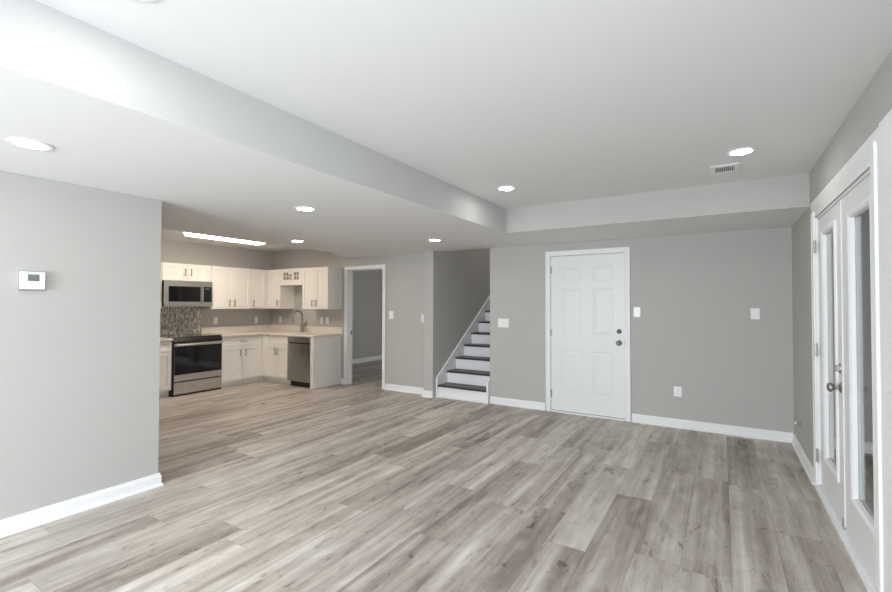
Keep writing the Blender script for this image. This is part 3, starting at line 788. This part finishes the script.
# dishwasher
dwm = thing('dishwasher', FBk.p(-6.05, 0.31, 0), 'stainless dishwasher under the counter right of the sink cabinet', 'dishwasher')
a, b = -6.334, -5.782; DD = 0.640
part('body', FBk.boxes((a + 0.004, b - 0.004, 0.02, DD - 0.051, 0.095, ZC0 - 0.004)), M['black'], dwm)
dd = part('door', FBk.boxes((a + 0.002, b - 0.002, DD - 0.050, DD, 0.095, 0.725)), M['steel_x'], dwm, 0.004)
part('control_panel', FBk.boxes((a + 0.002, b - 0.002, DD - 0.050, DD, 0.748, ZC0 - 0.008)), M['steel_x'], dwm, 0.004)
part('pocket_handle', FBk.boxes((a + 0.002, b - 0.002, DD - 0.050, DD - 0.022, 0.7255, 0.7475)), M['black'], dwm)
part('kickplate', FBk.boxes((a + 0.004, b - 0.004, 0.05, DD - 0.075, 0.0, 0.0945)), M['black'], dwm)
# end panel
ep = part('end_panel', FBk.boxes((-5.779, -5.700, 0.002, 0.628, 0.0, ZC0 - 0.001)), M['cab'], None, 0.002)
tag(ep, 'white end panel closing the cabinet run beside the dishwasher', 'panel')

# counters
ct = thing('countertop', FBk.p(-6.8, 0.3, ZC0), 'pale stone L-shaped countertop right of the range with low upstand', 'countertop')
cd = BD + 0.026
bm = B()
prism(bm, [(XK + 0.002, 4.3365, ZC0), (XK + cd, 4.3365, ZC0), (XK + cd, D - cd, ZC0), (-5.672, D - cd, ZC0), (-5.672, D - 0.002, ZC0), (XK + 0.002, D - 0.002, ZC0)], (0, 0, ZC1 - ZC0))
part('slab', bm, M['counter'], ct, 0.004)
bm = boxes((XK + 0.002, XK + 0.020, 4.3365, D - 0.002, ZC1 + 0.0003, ZC1 + 0.105), (XK + 0.0205, -5.672, D - 0.020, D - 0.002, ZC1 + 0.0003, ZC1 + 0.105))
part('upstand', bm, M['counter'], ct, 0.003)
ct2 = thing('countertop', FK.p(3.25, 0.3, ZC0), 'short pale stone countertop left of the range by the left wall', 'countertop')
part('slab', FK.boxes((2.95, 3.5555, 0.002, cd, ZC0, ZC1)), M['counter'], ct2, 0.004)
part('upstand', FK.boxes((2.95, 3.545, 0.002, 0.020, ZC1 + 0.0003, ZC1 + 0.105)), M['counter'], ct2, 0.003)
# faucet
fx, fy = -6.565, D - 0.13
fc = thing('faucet', (fx, fy, ZC1), 'tall gooseneck steel faucet standing on the counter behind the sink', 'faucet')
bm = B(); lathe(bm, (fx, fy, ZC1 + 0.0003), (0, 0, 1), [(0.040, 0), (0.040, 0.008), (0.034, 0.014), (0.032, 0.13), (0.028, 0.145), (0, 0.145)], 20)
part('base', bm, M['nickel'], fc, smooth=True)
pts = [(fx, fy, ZC1 + 0.10), (fx, fy, ZC1 + 0.285)]
R_ = 0.105
for k in range(1, 13):
    an = math.pi * k / 12 * 1.06
    pts.append((fx, fy - R_ + R_ * math.cos(an), ZC1 + 0.285 + R_ * math.sin(an)))
pts.append((fx, pts[-1][1] + 0.004, pts[-1][2] - 0.03))
bm = B(); tube(bm, pts, 0.0165, 12); part('spout', bm, M['nickel'], fc, smooth=True)
e = Vector(pts[-1]); bm = B(); lathe(bm, e + Vector((0, 0, -0.0005)), (0, 0, -1), [(0.0168, 0), (0.021, 0.01), (0.021, 0.06), (0.014, 0.068), (0, 0.068)], 16); part('spray_head', bm, M['nickel'], fc, smooth=True)
bm = B(); tube(bm, [(fx + 0.024, fy, ZC1 + 0.085), (fx + 0.055, fy, ZC1 + 0.10), (fx + 0.075, fy, ZC1 + 0.175)], [0.013, 0.011, 0.007], 10); part('lever', bm, M['nickel'], fc, smooth=True)

# tube light on the kitchen ceiling
tl = thing('tube_light', (-6.30, 4.03, ZK), 'long warm fluorescent tube fixture on the kitchen ceiling', 'ceiling light')
part('housing', boxes((-6.465, -6.135, 3.395, 4.545, ZK - 0.030, ZK - 0.0005)), M['trim'], tl, 0.003)
bm = B()
prism(bm, [(-6.455, 3.41, ZK - 0.0305), (-6.145, 3.41, ZK - 0.0305), (-6.165, 3.41, ZK - 0.062), (-6.21, 3.41, ZK - 0.080), (-6.39, 3.41, ZK - 0.080), (-6.435, 3.41, ZK - 0.062)], (0, 1.12, 0))
part('cover', bm, M['tube'], tl)
